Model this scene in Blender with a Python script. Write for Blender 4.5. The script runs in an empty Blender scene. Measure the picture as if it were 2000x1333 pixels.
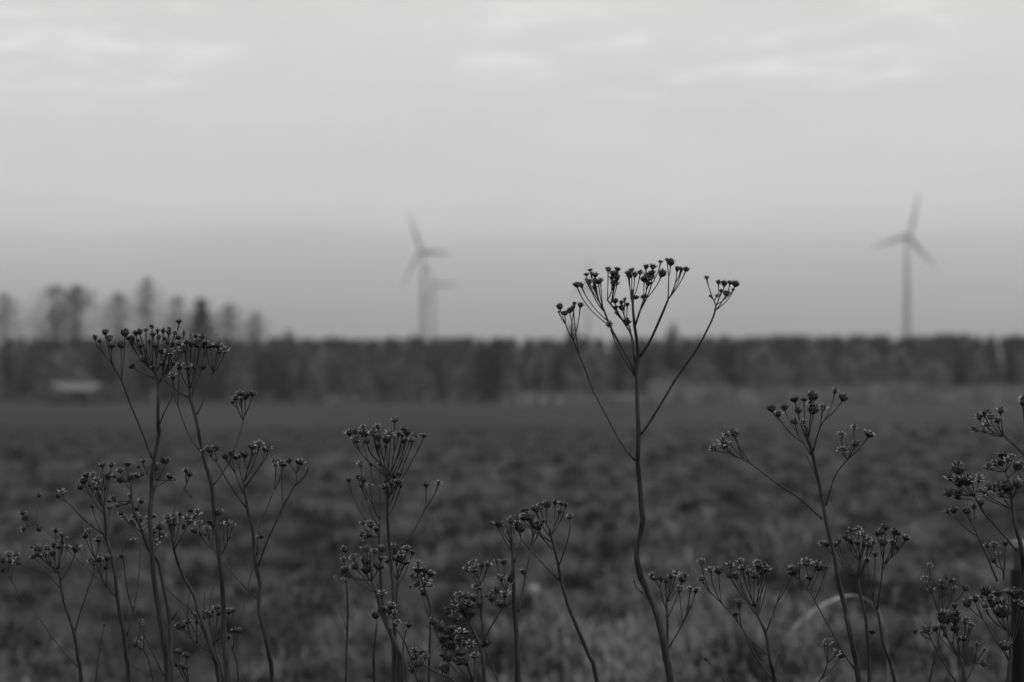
import bpy, bmesh, math, random
import numpy as np
from mathutils import Vector, Matrix, noise as mnoise

# ------------------------------------------------------------------ camera
scene = bpy.context.scene
col = scene.collection
R = math.radians
FPX = 4484.0            # focal length in photo pixels (50 mm lens, 22.3 mm sensor, 2000 px)
EYE = 1.0               # eye height above the field, metres
PITCH = math.atan((775.0 - 666.5) / FPX)
cam_data = bpy.data.cameras.new('camera')
cam_data.sensor_width = 22.3
cam_data.lens = 22.3 * FPX / 2000.0
cam_data.clip_start = 0.05
cam_data.clip_end = 30000
cam_data.dof.use_dof = True
cam_data.dof.focus_distance = 1.85
cam_data.dof.aperture_fstop = 5.4
cam = bpy.data.objects.new('camera', cam_data)
col.objects.link(cam)
cam.location = (0, 0, EYE)
cam.rotation_euler = (math.pi / 2 + PITCH, 0, 0)
scene.camera = cam
CAM = Vector((0, 0, EYE))
FWD = Vector((0, math.cos(PITCH), math.sin(PITCH)))
UP = Vector((0, -math.sin(PITCH), math.cos(PITCH)))
RIGHT = Vector((1, 0, 0))

def at(px, py, d):
    """the place that stands d metres out along the view axis at photo position px, py"""
    return CAM + d * (FWD + RIGHT * ((px - 1000.0) / FPX) + UP * ((666.5 - py) / FPX))

# ------------------------------------------------------------------ sky, sun, exposure
SUN_DIR = Vector((0.85, -0.12, 1.15)).normalized()     # towards the sun
world = bpy.data.worlds.new('World')
scene.world = world
world.use_nodes = True
wt = world.node_tree
wt.nodes.clear()
def wn(t, **kw):
    n = wt.nodes.new(t)
    for k, v in kw.items():
        setattr(n, k, v)
    return n
def wmath(op, a, b=None, clamp=False):
    n = wn('ShaderNodeMath', operation=op, use_clamp=clamp)
    for i, v in enumerate((a, b)):
        if v is None:
            continue
        if isinstance(v, (int, float)):
            n.inputs[i].default_value = v
        else:
            wt.links.new(v, n.inputs[i])
    return n.outputs[0]
sky = wn('ShaderNodeTexSky', sky_type='NISHITA')
sky.sun_disc = False
sky.sun_elevation = math.asin(SUN_DIR.z)
sky.sun_rotation = math.atan2(SUN_DIR.x, SUN_DIR.y)
sky.dust_density = 4.0
bw = wn('ShaderNodeRGBToBW')
wt.links.new(sky.outputs[0], bw.inputs[0])
tc = wn('ShaderNodeTexCoord')
sep = wn('ShaderNodeSeparateXYZ')
wt.links.new(tc.outputs['Generated'], sep.inputs[0])
# thin streaky cloud: noise stretched along the horizon
def streak(sx, sz, scale, detail, rough, seed):
    mp = wn('ShaderNodeMapping')
    mp.inputs['Location'].default_value = (seed, seed * 0.7, seed * 1.3)
    mp.inputs['Scale'].default_value = (sx, sx, sz)
    wt.links.new(tc.outputs['Generated'], mp.inputs[0])
    nz = wn('ShaderNodeTexNoise')
    nz.inputs['Scale'].default_value = scale
    nz.inputs['Detail'].default_value = detail
    nz.inputs['Roughness'].default_value = rough
    wt.links.new(mp.outputs[0], nz.inputs['Vector'])
    return nz.outputs['Fac']
def wramp(src, lo, hi):
    n = wn('ShaderNodeMapRange', interpolation_type='SMOOTHSTEP')
    n.inputs['From Min'].default_value = lo
    n.inputs['From Max'].default_value = hi
    wt.links.new(src, n.inputs['Value'])
    return n.outputs[0]
veil = streak(1.0, 3.5, 6.0, 4, 0.55, 9.5)
wisps = streak(1.0, 6.5, 15.0, 6, 0.62, 14.1)
patches = streak(1.0, 2.2, 7.0, 2, 0.5, 3.3)
# low grey stratus bank lying along the horizon, its upper edge wavering a little
edge = wmath('ADD', sep.outputs['Z'], wmath('MULTIPLY', wmath('SUBTRACT', veil, 0.5), 0.012))
bank = wmath('SUBTRACT', 1.0, wramp(edge, 0.060, 0.086), clamp=True)
low = wmath('SUBTRACT', 1.0, wramp(edge, -0.03, 0.078), clamp=True)
clear = wmath('MULTIPLY', bw.outputs[0], 0.075)                 # nishita at strength 0.075, as luminance
overcast = wmath('ADD', 0.46, wmath('MULTIPLY', wmath('SUBTRACT', veil, 0.5), 0.09))
lum = wmath('ADD', wmath('MULTIPLY', clear, 0.22), overcast)
high = wramp(sep.outputs['Z'], 0.105, 0.145)
lum = wmath('ADD', lum, wmath('MULTIPLY', wmath('MULTIPLY', wmath('MULTIPLY', wramp(wisps, 0.48, 0.70), wramp(patches, 0.40, 0.58)), high), 0.125))
lum = wmath('MULTIPLY', lum, wmath('SUBTRACT', 1.0, wmath('ADD', wmath('MULTIPLY', bank, 0.15), wmath('MULTIPLY', low, 0.52))))
bg = wn('ShaderNodeBackground')
bg.inputs['Strength'].default_value = 1.49
wt.links.new(lum, bg.inputs['Color'])
out = wn('ShaderNodeOutputWorld')
wt.links.new(bg.outputs[0], out.inputs['Surface'])

sun_data = bpy.data.lights.new('sun', 'SUN')
sun_data.energy = 1.25
sun_data.angle = R(14)
sun_data.color = (1.0, 0.995, 0.985)
sun = bpy.data.objects.new('sun', sun_data)
col.objects.link(sun)
sun.rotation_euler = SUN_DIR.to_track_quat('Z', 'Y').to_euler()

vs = scene.view_settings
vs.view_transform = 'Standard'
vs.look = 'None'
vs.exposure = 0.0
vs.gamma = 1.0
vs.use_curve_mapping = False
scene.cycles.use_denoising = True
scene.cycles.volume_bounces = 1
scene.cycles.max_bounces = 6

# ------------------------------------------------------------------ materials (a black and white world)
def new_mat(name, rough=0.9, spec=0.25):
    m = bpy.data.materials.new(name)
    m.use_nodes = True
    b = m.node_tree.nodes['Principled BSDF']
    b.inputs['Roughness'].default_value = rough
    b.inputs['Specular IOR Level'].default_value = spec
    return m, m.node_tree, b
def grey(v):
    return (v, v, v, 1)
def noisy(name, lo, hi, scale, detail=3, rough=0.9, spec=0.25, stretch=(1, 1, 1), second=None, bump=0.0, contrast=(0.35, 0.65)):
    m, t, b = new_mat(name, rough, spec)
    tcn = t.nodes.new('ShaderNodeTexCoord')
    mp = t.nodes.new('ShaderNodeMapping')
    mp.inputs['Scale'].default_value = stretch
    t.links.new(tcn.outputs['Object'], mp.inputs[0])
    nz = t.nodes.new('ShaderNodeTexNoise')
    nz.inputs['Scale'].default_value = scale
    nz.inputs['Detail'].default_value = detail
    t.links.new(mp.outputs[0], nz.inputs['Vector'])
    src = nz.outputs['Fac']
    if second:
        n2 = t.nodes.new('ShaderNodeTexNoise')
        n2.inputs['Scale'].default_value = second
        n2.inputs['Detail'].default_value = 3
        t.links.new(mp.outputs[0], n2.inputs['Vector'])
        mx = t.nodes.new('ShaderNodeMath')
        mx.operation = 'MULTIPLY_ADD'
        mx.inputs[1].default_value = 0.5
        t.links.new(n2.outputs['Fac'], mx.inputs[0])
        h = t.nodes.new('ShaderNodeMath')
        h.operation = 'MULTIPLY'
        h.inputs[1].default_value = 0.5
        t.links.new(src, h.inputs[0])
        t.links.new(h.outputs[0], mx.inputs[2])
        src = mx.outputs[0]
    mr = t.nodes.new('ShaderNodeMapRange')
    mr.inputs['From Min'].default_value = contrast[0]
    mr.inputs['From Max'].default_value = contrast[1]
    mr.inputs['To Min'].default_value = lo
    mr.inputs['To Max'].default_value = hi
    t.links.new(src, mr.inputs['Value'])
    t.links.new(mr.outputs[0], b.inputs['Base Color'])
    if bump:
        bp = t.nodes.new('ShaderNodeBump')
        bp.inputs['Strength'].default_value = bump
        bp.inputs['Distance'].default_value = 0.02
        t.links.new(nz.outputs['Fac'], bp.inputs['Height'])
        t.links.new(bp.outputs[0], b.inputs['Normal'])
    return m

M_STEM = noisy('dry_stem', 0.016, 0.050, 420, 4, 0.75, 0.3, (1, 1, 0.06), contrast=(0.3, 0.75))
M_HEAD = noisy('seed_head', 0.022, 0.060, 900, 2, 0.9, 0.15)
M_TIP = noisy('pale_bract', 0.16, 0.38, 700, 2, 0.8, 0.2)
M_FIELD = noisy('field_soil_and_grass', 0.009, 0.056, 2.6, 4, 0.95, 0.1, (1, 0.4, 1), bump=0.4, contrast=(0.38, 0.60))
M_GRASS = noisy('meadow_grass', 0.015, 0.096, 2.6, 4, 0.85, 0.2, (1, 0.4, 1), contrast=(0.38, 0.60))
M_DRY = noisy('dry_grass', 0.10, 0.22, 3.0, 3, 0.85, 0.2)
M_REED = noisy('dry_reed', 0.12, 0.25, 0.3, 3, 0.85, 0.2)
M_CROP = noisy('field_crop', 0.020, 0.033, 0.12, 5, 0.95, 0.1, (1, 0.25, 1))
M_BARK = noisy('tree_bark', 0.035, 0.10, 2.0, 3, 0.95, 0.1, (1, 1, 0.3))
M_TWIG = noisy('tree_twigs', 0.045, 0.085, 0.6, 3, 0.95, 0.1)
M_SCRUBS = [noisy('scrub_twigs_%d' % i, lo, hi, 0.5, 3, 0.95, 0.1) for i, (lo, hi) in enumerate(((0.10, 0.17), (0.035, 0.06), (0.12, 0.20), (0.075, 0.12)))]
M_PINE = noisy('pine_needles', 0.018, 0.040, 0.4, 3, 0.95, 0.1)
M_WOOD = noisy('wood_twigs', 0.034, 0.066, 0.08, 4, 0.95, 0.1)
M_ROOF = noisy('zinc_roof', 0.085, 0.13, 1.5, 3, 0.6, 0.4)
M_PLANK = noisy('old_planks', 0.035, 0.07, 3.0, 3, 0.9, 0.2, (1, 1, 0.1))
M_TURB = noisy('turbine_paint', 0.27, 0.33, 0.15, 2, 0.5, 0.4)
M_POST = noisy('tarred_post', 0.003, 0.007, 25, 3, 0.85, 0.2, (1, 1, 0.15))
M_CAP = noisy('pale_cap', 0.22, 0.32, 30, 3, 0.7, 0.3)
M_NECK = noisy('grey_wood', 0.035, 0.06, 25, 3, 0.85, 0.2, (1, 1, 0.15))
M_LEAF = noisy('dry_leaf', 0.14, 0.26, 60, 3, 0.7, 0.3, (1, 1, 0.2))
M_STONE = noisy('pale_stone', 0.16, 0.26, 20, 4, 0.9, 0.2)

# ------------------------------------------------------------------ helpers
def link(name, data, parent=None, loc=None):
    o = bpy.data.objects.new(name, data)
    col.objects.link(o)
    if parent is not None:
        o.parent = parent
    if loc is not None:
        o.location = loc
    return o
def empty(name, loc):
    o = link(name, None, None, loc)
    o.empty_display_size = 0.05
    return o
def tag(o, label=None, cat=None, group=None, kind=None):
    if label: o['label'] = label
    if cat: o['category'] = cat
    if group: o['group'] = group
    if kind: o['kind'] = kind
    return o

class MB:
    """collects vertices and faces of one mesh"""
    def __init__(self):
        self.v, self.f, self.m = [], [], []
    def face(self, pts, mi=0):
        i = len(self.v)
        self.v += [tuple(p) for p in pts]
        self.f.append(tuple(range(i, i + len(pts))))
        self.m.append(mi)
    def tube(self, pts, radii, sides=6, mi=0, ridge=0.0, cap=True):
        n = len(pts)
        base = len(self.v)
        prev = None
        for k in range(n):
            a = pts[max(k - 1, 0)]; b = pts[min(k + 1, n - 1)]
            t = (b - a)
            t = t.normalized() if t.length > 1e-9 else Vector((0, 0, 1))
            if prev is None:
                u = t.orthogonal().normalized()
            else:
                u = (prev - t * prev.dot(t))
                u = u.normalized() if u.length > 1e-6 else t.orthogonal().normalized()
            prev = u
            w = t.cross(u)
            for s in range(sides):
                an = 2 * math.pi * s / sides
                r = radii[k] * (1 + (ridge if s % 2 else -ridge))
                self.v.append(tuple(pts[k] + (u * math.cos(an) + w * math.sin(an)) * r))
        for k in range(n - 1):
            for s in range(sides):
                s2 = (s + 1) % sides
                self.f.append((base + k * sides + s, base + k * sides + s2, base + (k + 1) * sides + s2, base + (k + 1) * sides + s))
                self.m.append(mi)
        if cap:
            self.f.append(tuple(base + s for s in reversed(range(sides)))); self.m.append(mi)
            self.f.append(tuple(base + (n - 1) * sides + s for s in range(sides))); self.m.append(mi)
    def box(self, lo, hi, mi=0):
        x0, y0, z0 = lo; x1, y1, z1 = hi
        i = len(self.v)
        self.v += [(x0, y0, z0), (x1, y0, z0), (x1, y1, z0), (x0, y1, z0), (x0, y0, z1), (x1, y0, z1), (x1, y1, z1), (x0, y1, z1)]
        for q in ((0, 3, 2, 1), (4, 5, 6, 7), (0, 1, 5, 4), (1, 2, 6, 5), (2, 3, 7, 6), (3, 0, 4, 7)):
            self.f.append(tuple(i + k for k in q)); self.m.append(mi)
    def mesh(self, name, mats, smooth=False):
        me = bpy.data.meshes.new(name)
        me.from_pydata(self.v, [], self.f)
        for m in (mats if isinstance(mats, (list, tuple)) else [mats]):
            me.materials.append(m)
        me.polygons.foreach_set('material_index', self.m)
        if smooth:
            me.polygons.foreach_set('use_smooth', [True] * len(self.f))
        me.update()
        return me

def soup(name, verts, faces_n, mat, smooth=False):
    """verts: (n*faces_n, 3) array, every faces_n vertices make one face"""
    verts = np.asarray(verts, dtype=np.float32).reshape(-1, 3)
    nv = len(verts); nf = nv // faces_n
    me = bpy.data.meshes.new(name)
    me.vertices.add(nv); me.vertices.foreach_set('co', verts.ravel())
    me.loops.add(nv); me.loops.foreach_set('vertex_index', np.arange(nv, dtype=np.int32))
    me.polygons.add(nf)
    me.polygons.foreach_set('loop_start', np.arange(0, nv, faces_n, dtype=np.int32))
    me.polygons.foreach_set('loop_total', np.full(nf, faces_n, dtype=np.int32))
    me.materials.append(mat)
    me.update(calc_edges=True)
    return me

def catmull(pts, step):
    """smooth curve through pts, samples about step apart"""
    if len(pts) == 2:
        pts = [pts[0], (pts[0] + pts[1]) / 2, pts[1]]
    P = [pts[0] * 2 - pts[1]] + list(pts) + [pts[-1] * 2 - pts[-2]]
    res = []
    for i in range(1, len(P) - 2):
        p0, p1, p2, p3 = P[i - 1], P[i], P[i + 1], P[i + 2]
        n = max(1, int((p2 - p1).length / step))
        for k in range(n):
            t = k / n
            res.append(0.5 * ((2 * p1) + (p2 - p0) * t + (2 * p0 - 5 * p1 + 4 * p2 - p3) * t * t + (3 * p1 - p0 - 3 * p2 + p3) * t ** 3))
    res.append(pts[-1])
    return res

# ------------------------------------------------------------------ the field: one sheet to the horizon
def nz(x, y, s):
    return mnoise.noise(Vector((x * s, y * s, 0.37)))
def ground(x, y):
    r = math.hypot(x, y)
    near = 1.0 if r < 38 else max(0.12, 1.0 - (r - 38) / 16)
    if x > 0.02 * y:                   # the right side stays rough much farther out
        near = max(near, min(1.0, (x / max(y, 1.0) - 0.02) * 18) * (1.0 if r < 110 else max(0.2, 1 - (r - 110) / 120)))
    start = min(1.0, max(0.0, (r - 0.5) / 5))
    z = near * start * (0.06 * nz(x, y * 0.75, 0.55) + 0.10 * nz(x + 31, y * 0.8, 1.7) + 0.13 * nz(x, y * 0.7, 3.4))
    z += 0.25 * nz(x, y, 0.011) * min(1, r / 200) 
    if r > 150:
        z += max(0.0, x) * 0.006 * min(1, (r - 150) / 200)
    return z

def build_field():
    radii = [0.0]
    r = 0.6
    while r < 5200:
        radii.append(r)
        r *= 1.0095 if 6.5 < r < 60 else 1.045
    ang = list(np.concatenate([np.arange(-180, -17, 4.0), np.arange(-17, 17.01, 0.13), np.arange(21, 180, 4.0)]))
    na = len(ang)
    vs_, fs = [(0, 0, 0)], []
    for r in radii[1:]:
        for a in ang:
            x = r * math.sin(R(a)); y = r * math.cos(R(a))
            vs_.append((x, y, ground(x, y)))
    for j in range(na):
        fs.append((0, 1 + (j + 1) % na, 1 + j))
    for i in range(len(radii) - 2):
        for j in range(na):
            j2 = (j + 1) % na
            a = 1 + i * na; b = 1 + (i + 1) * na
            fs.append((a + j, a + j2, b + j2, b + j))
    me = bpy.data.meshes.new('field')
    me.from_pydata(vs_, [], fs)
    me.materials.append(M_FIELD); me.materials.append(M_CROP)
    mi = []
    for p in me.polygons:
        c = p.center
        rr = math.hypot(c.x, c.y)
        lim = (44 if c.x < 0.03 * c.y else 44 + (c.x / max(c.y, 1) - 0.03) * 2600) + 9 * nz(c.x, c.y, 0.09) + 3 * nz(c.x, c.y, 0.5)
        mi.append(1 if rr > lim else 0)
    me.polygons.foreach_set('material_index', mi)
    me.polygons.foreach_set('use_smooth', [True] * len(mi))
    me.update()
    o = link('field', me)
    return tag(o, kind='structure')
build_field()

# ------------------------------------------------------------------ rough grass of the field
def build_grass(name, n, rmin, rmax, amax, hlo, hhi, blades, mat, seed, width=0.006, where=None, label=None):
    rg = np.random.RandomState(seed)
    out_ = []
    cnt = 0
    while cnt < n:
        r = rmin * (rmax / rmin) ** rg.rand()
        a = R(rg.uniform(-amax, amax))
        x, y = r * math.sin(a), r * math.cos(a)
        if where and not where(x, y, rg):
            continue
        dens = 0.5 + 0.4 * nz(x + 31, y * 0.8, 1.7) + 0.7 * nz(x, y * 0.7, 3.4)
        if rg.rand() > 0.15 + 1.3 * dens:
            continue
        cnt += 1
        dens = max(0.0, min(1.0, dens))
        z = ground(x, y)
        hh = rg.uniform(hlo, hhi) * (0.45 + 0.9 * dens)
        k = blades
        base = np.stack([x + rg.normal(0, 0.05, k), y + rg.normal(0, 0.05, k), np.full(k, z - 0.02)], 1)
        an = rg.uniform(0, 2 * np.pi, k)
        lean = rg.uniform(0.35, 1.6, k)
        h = hh * rg.uniform(0.5, 1.15, k)
        d = np.stack([np.cos(an), np.sin(an), np.zeros(k)], 1)
        side = np.stack([-np.sin(an), np.cos(an), np.zeros(k)], 1) * (width * (0.7 + r * 0.035))
        mid = base + d * (h * lean * 0.35)[:, None] + np.stack([np.zeros(k), np.zeros(k), h * 0.62], 1)
        tip = base + d * (h * lean)[:, None] + np.stack([np.zeros(k), np.zeros(k), h * (1.0 - 0.42 * lean)], 1)
        out_.append(np.stack([base - side, base + side, mid + side * 0.7], 1))
        out_.append(np.stack([base - side, mid + side * 0.7, mid - side * 0.7], 1))
        out_.append(np.stack([mid - side * 0.7, mid + side * 0.7, tip], 1))
    me = soup(name, np.concatenate(out_).reshape(-1, 3), 3, mat)
    return tag(link(name, me), label, 'grass', kind='stuff')
build_grass('meadow_grass', 15000, 5.0, 75, 16.5, 0.03, 0.11, 11, M_GRASS, 5, label='short rough grass covering the uneven field')
def dry_where(x, y, rg):
    px = 1000 + FPX * x / y
    return rg.rand() < 0.06 + 0.8 * math.exp(-((px - 1330) / 260) ** 2) * (1 if y < 11 else 0.15)
build_grass('dry_grass', 620, 6.6, 30, 14, 0.08, 0.22, 12, M_DRY, 11, width=0.005, where=dry_where, label='pale dry grass tufts in front part of field')

# ------------------------------------------------------------------ far wood, scrub and trees
def crown_soup(rg, n, zlo, zhi, rad, size, clump=14, shape='egg', droop=0.0):
    """small twig-sized triangles in clumps through the crown's volume"""
    res = []
    per = max(1, n // clump)
    for c in range(clump):
        t = rg.beta(1.4, 1.2)
        z = zlo + (zhi - zlo) * t
        if shape == 'cone':
            rr = rad * (1 - t) ** 0.8 + 0.1
        else:
            rr = rad * max(0.10, math.sin(math.pi * (0.26 + 0.64 * t)))
        an = rg.uniform(0, 2 * math.pi)
        q = rr * math.sqrt(rg.rand())
        cx, cy = q * math.cos(an), q * math.sin(an)
        sp = rad * 0.33
        p = np.stack([rg.normal(cx, sp, per), rg.normal(cy, sp, per), rg.normal(z, sp * 1.3, per)], 1)
        p[:, 2] = np.where(p[:, 2] > zhi, 2 * zhi - p[:, 2], p[:, 2])
        p[:, 2] = np.maximum(p[:, 2], zlo * 0.5)
        k_ = np.sqrt(np.clip((zhi - p[:, 2]) / ((0.3 if shape == 'cone' else 0.16) * (zhi - zlo)), 0.12, 1.0))
        p[:, 0] *= k_; p[:, 1] *= k_
        d = rg.normal(0, 1, (per, 3)); d[:, 2] = np.abs(d[:, 2]) * 1.3 - droop
        d /= np.linalg.norm(d, axis=1)[:, None]
        w = rg.normal(0, 1, (per, 3))
        w -= d * (w * d).sum(1)[:, None]
        w /= np.linalg.norm(w, axis=1)[:, None]
        L = size * rg.uniform(0.6, 1.6, per)[:, None]
        W = size * 0.16 * rg.uniform(0.6, 1.5, per)[:, None]
        res.append(np.stack([p - w * W, p + w * W, p + d * L], 1))
    return np.concatenate(res).reshape(-1, 3)

def limbs(mb, rg, h, zlo, rad, n, r0):
    for k in range(n):
        z = zlo + (h - zlo) * (k + rg.rand()) / n * 0.85
        an = rg.uniform(0, 2 * math.pi)
        L = rad * rg.uniform(0.6, 1.1) * (1 - 0.5 * (z - zlo) / (h - zlo))
        d = Vector((math.cos(an), math.sin(an), rg.uniform(0.5, 1.4))).normalized()
        p0 = Vector((0, 0, z))
        mb.tube([p0, p0 + d * L * 0.5, p0 + d * L + Vector((0, 0, L * 0.15))], [r0 * 0.45, r0 * 0.28, r0 * 0.08], 4)

TREE_MESH = {}
def tree_meshes(kind, var):
    key = (kind, var)
    if key in TREE_MESH:
        return TREE_MESH[key]
    rg = np.random.RandomState(100 + var * 17 + len(kind))
    t = MB()
    if kind == 'birch':       # bare tall birch, unit 18 m
        h = 18.0
        t.tube([Vector((0, 0, -0.3)), Vector((0.15, 0, 6)), Vector((0.05, 0.1, 12)), Vector((0, 0, h - 0.6))], [0.24, 0.19, 0.11, 0.03], 7)
        limbs(t, rg, h, 4.5, 3.2, 26, 0.17)
        c = crown_soup(rg, 2900, 2.5, h + 0.3, 3.3, 0.45, 110, droop=0.5)
        tm, cm = M_BARK, M_TWIG
    elif kind == 'shrub':     # many stemmed leafless willow scrub, unit 6 m
        h = 6.0
        for k in range(7):
            a = rg.uniform(0, 6.28); q = rg.uniform(0.1, 0.9)
            t.tube([Vector((q * 0.3 * math.cos(a), q * 0.3 * math.sin(a), -0.2)), Vector((q * 1.0 * math.cos(a), q * math.sin(a), 2.6)), Vector((q * 1.6 * math.cos(a), q * 1.6 * math.sin(a), h * 0.85))], [0.07, 0.045, 0.015], 4)
        c = crown_soup(rg, 1200, 0.6, h, 1.7, 0.6, 20)
        tm, cm = M_BARK, M_SCRUBS[var % 4]
    else:                     # dark pine or spruce, unit 12 m
        h = 12.0
        t.tube([Vector((0, 0, -0.3)), Vector((0, 0, 5)), Vector((0, 0, h - 0.3))], [0.2, 0.13, 0.03], 6)
        limbs(t, rg, h, 1.5, 1.6, 14, 0.12)
        c = crown_soup(rg, 1500, 1.2, h, 1.9, 0.6, 26, 'cone')
        tm, cm = M_BARK, M_PINE
    TREE_MESH[key] = (t.mesh(kind + '_trunk', tm), soup(kind + '_crown', c, 3, cm))
    return TREE_MESH[key]
NAMES = {'birch': 'birch_tree', 'shrub': 'willow_shrub', 'pine': 'pine_tree'}
def tree(kind, var, x, y, s, rz, label, group, sx=1.0):
    tm, cm = tree_meshes(kind, var)
    r = empty(NAMES[kind], (x, y, ground(x, y)))
    r.rotation_euler[2] = rz
    r.scale = (s * sx, s * sx, s)
    link('trunk', tm, r); link('crown', cm, r)
    return tag(r, label, 'shrub' if kind == 'shrub' else 'tree', group)
def far_xy(px, y):
    return (px - 1000) / FPX * y * 1.0003
def top_scale(py, y, unit):
    return ((775 - py) / FPX * y + EYE) / unit

rnd = random.Random(4)
TALL = [  # photo x, top y, distance, kind, width factor, label
    (8, 578, 380, 'birch', 1.0, 'pale bare birch cut by the left edge of the picture'),
    (106, 562, 350, 'birch', 1.15, 'left one of the two big bare birches side by side'),
    (150, 563, 352, 'birch', 1.15, 'right one of the two big bare birches side by side'),
    (232, 576, 372, 'birch', 0.85, 'slim bare birch between the twin birches and the tallest tree'),
    (287, 548, 366, 'birch', 0.62, 'tallest and narrowest bare birch above the left flower heads'),
    (345, 583, 378, 'birch', 0.9, 'broad thin bare birch just right of the tallest tree'),
    (393, 588, 360, 'pine', 1.15, 'dark pointed pine next to the broad thin birch'),
    (448, 598, 365, 'birch', 0.95, 'round-topped tree standing right of the dark pointed pine'),
    (500, 612, 385, 'birch', 0.8, 'short pale birch at the right end of the tall trees'),
    (563, 646, 390, 'birch', 0.7, 'small bare birch barely topping the wood, right of the tall trees'),
    (1118, 634, 420, 'pine', 0.8, 'dark pine top behind the left branch of the tallest stalk'),
    (1774, 670, 325, 'pine', 1.25, 'dark pine in the wood right below the lone right turbine'),
    (1316, 634, 420, 'pine', 0.9, 'dark pine top right of the tallest stalk'),
]
for i, (px, py, y, kind, sx, lab) in enumerate(TALL):
    unit = 18.0 if kind == 'birch' else 12.0
    tree(kind, i % 4, far_xy(px, y), y, top_scale(py, y, unit), i * 1.3, lab, None, sx * (1.18 if kind == 'birch' else 1.0))
# front edge of the wood: leafless scrub and darker young pines, each its own
for i in range(120):
    px = -60 + 2120 * (i + rnd.uniform(-0.4, 0.4)) / 120
    y = rnd.uniform(312, 400)
    right = px > 1130
    pine = rnd.random() < (0.12 if right else 0.24)
    k = 'pine' if pine else 'shrub'
    top = rnd.uniform(682, 742) if not pine else rnd.uniform(668, 705)
    tree(k, rnd.choice((0, 2, 2, 3)) if right and not pine else rnd.randrange(4), far_xy(px, y), y, top_scale(top, y, 12.0 if pine else 6.0), rnd.uniform(0, 6.28),
         'young dark pine in the front edge of the wood' if pine else 'leafless grey shrub in the front edge of the wood',
         'young pines along the wood edge' if pine else 'shrubs along the wood edge', 0.75 if pine else rnd.uniform(0.85, 1.15))
for px, top, y in ((96, 752, 298), (128, 762, 296), (190, 757, 300), (112, 758, 301), (176, 768, 297), (212, 748, 299), (150, 777, 294)):
    tree('shrub', int(px) % 4, far_xy(px, y), y, top_scale(top, y, 6.0), px, 'low leafless shrub in front of the field shed', 'shrubs before the shed', 1.3)
# the wood itself reads as one mass
def build_wood():
    rg = np.random.RandomState(21)
    parts = []
    for i in range(720):
        y = rg.uniform(430, 640)
        px = rg.uniform(-250, 2250)
        x = far_xy(px, y)
        top = 667 + rg.normal(0, 2.0) + 4.0 * mnoise.noise(Vector((px * 0.01, 2.2, 0)))
        h = (775 - top) / FPX * y + EYE
        c = crown_soup(rg, 230, h * 0.12, h, h * 0.13, h * 0.085, 10, 'cone' if rg.rand() < 0.25 else 'egg')
        st = np.array([[-0.2, 0, 0], [0.2, 0, 0], [0, 0, h * 0.9]])
        c = np.concatenate([c, st])
        c += np.array([x, y, ground(x, y)])
        parts.append(c)
    me = soup('distant_wood', np.concatenate(parts), 3, M_WOOD)
    tag(link('distant_wood', me), 'long dark belt of distant wood across the far side of the field', 'wood', kind='stuff')
build_wood()

# pale reeds and dead grass along the foot of the wood
def build_reeds():
    rg = np.random.RandomState(8)
    res = []
    for px0, px1, y, h, n in ((985, 1140, 262, 1.5, 1500), (1272, 1318, 296, 3.2, 800), (1340, 1430, 290, 2.6, 900), (1700, 1800, 255, 2.4, 1300), (1440, 1700, 270, 2.0, 1800), (640, 700, 298, 1.4, 160), (1800, 2010, 262, 2.0, 1400), (1140, 1280, 280, 1.5, 700)):
        for k in range(int(n * 0.6)):
            yy = y + rg.normal(0, 3)
            x = far_xy(rg.uniform(px0, px1), yy)
            z = ground(x, yy)
            hh = h * rg.uniform(0.5, 1.1)
            dx, dy = rg.normal(0, 0.15, 2) * hh
            w = 0.20
            res.append([(x - w, yy, z), (x + w, yy, z), (x + dx, yy + dy, z + hh)])
    me = soup('dry_reeds', np.array(res), 3, M_REED)
    tag(link('dry_reeds', me), 'pale dry reeds along the foot of the wood', 'reeds', kind='stuff')
build_reeds()

# open field shed half hidden by scrub on the left
def build_shed():
    y = 306.0
    x = far_xy(150, y)
    z = ground(x, y)
    r = empty('field_shed', (x, y, z))
    W, D, H = 3.0, 2.4, 1.75
    roof = MB()
    for sgn in (-1, 1):
        roof.face([(-W - 0.3, sgn * (D + 0.4), H), (W + 0.3, sgn * (D + 0.4), H), (W + 0.3, 0, H + 1.1), (-W - 0.3, 0, H + 1.1)][::sgn])
        roof.face([(-W - 0.3, sgn * (D + 0.4), H - 0.1), (W + 0.3, sgn * (D + 0.4), H - 0.1), (W + 0.3, 0, H + 1.0), (-W - 0.3, 0, H + 1.0)][::-sgn])
    link('roof', roof.mesh('roof', M_ROOF), r)
    w = MB(); w.box((-W, D - 0.1, 0), (W, D, H)); w.box((-W, -D, 0), (-W + 0.1, D - 0.11, H)); w.box((W - 0.1, -D, 0), (W, D - 0.11, H))
    link('wall', w.mesh('wall', M_PLANK), r)
    for px in (-1.3, 1.3):
        p = MB(); p.box((px - 0.12, -D, 0), (px + 0.12, -D + 0.24, H))
        link('post', p.mesh('post', M_PLANK), r)
    tag(r, 'low open field shed with pale roof below the two big birches', 'shed')
build_shed()

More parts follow.
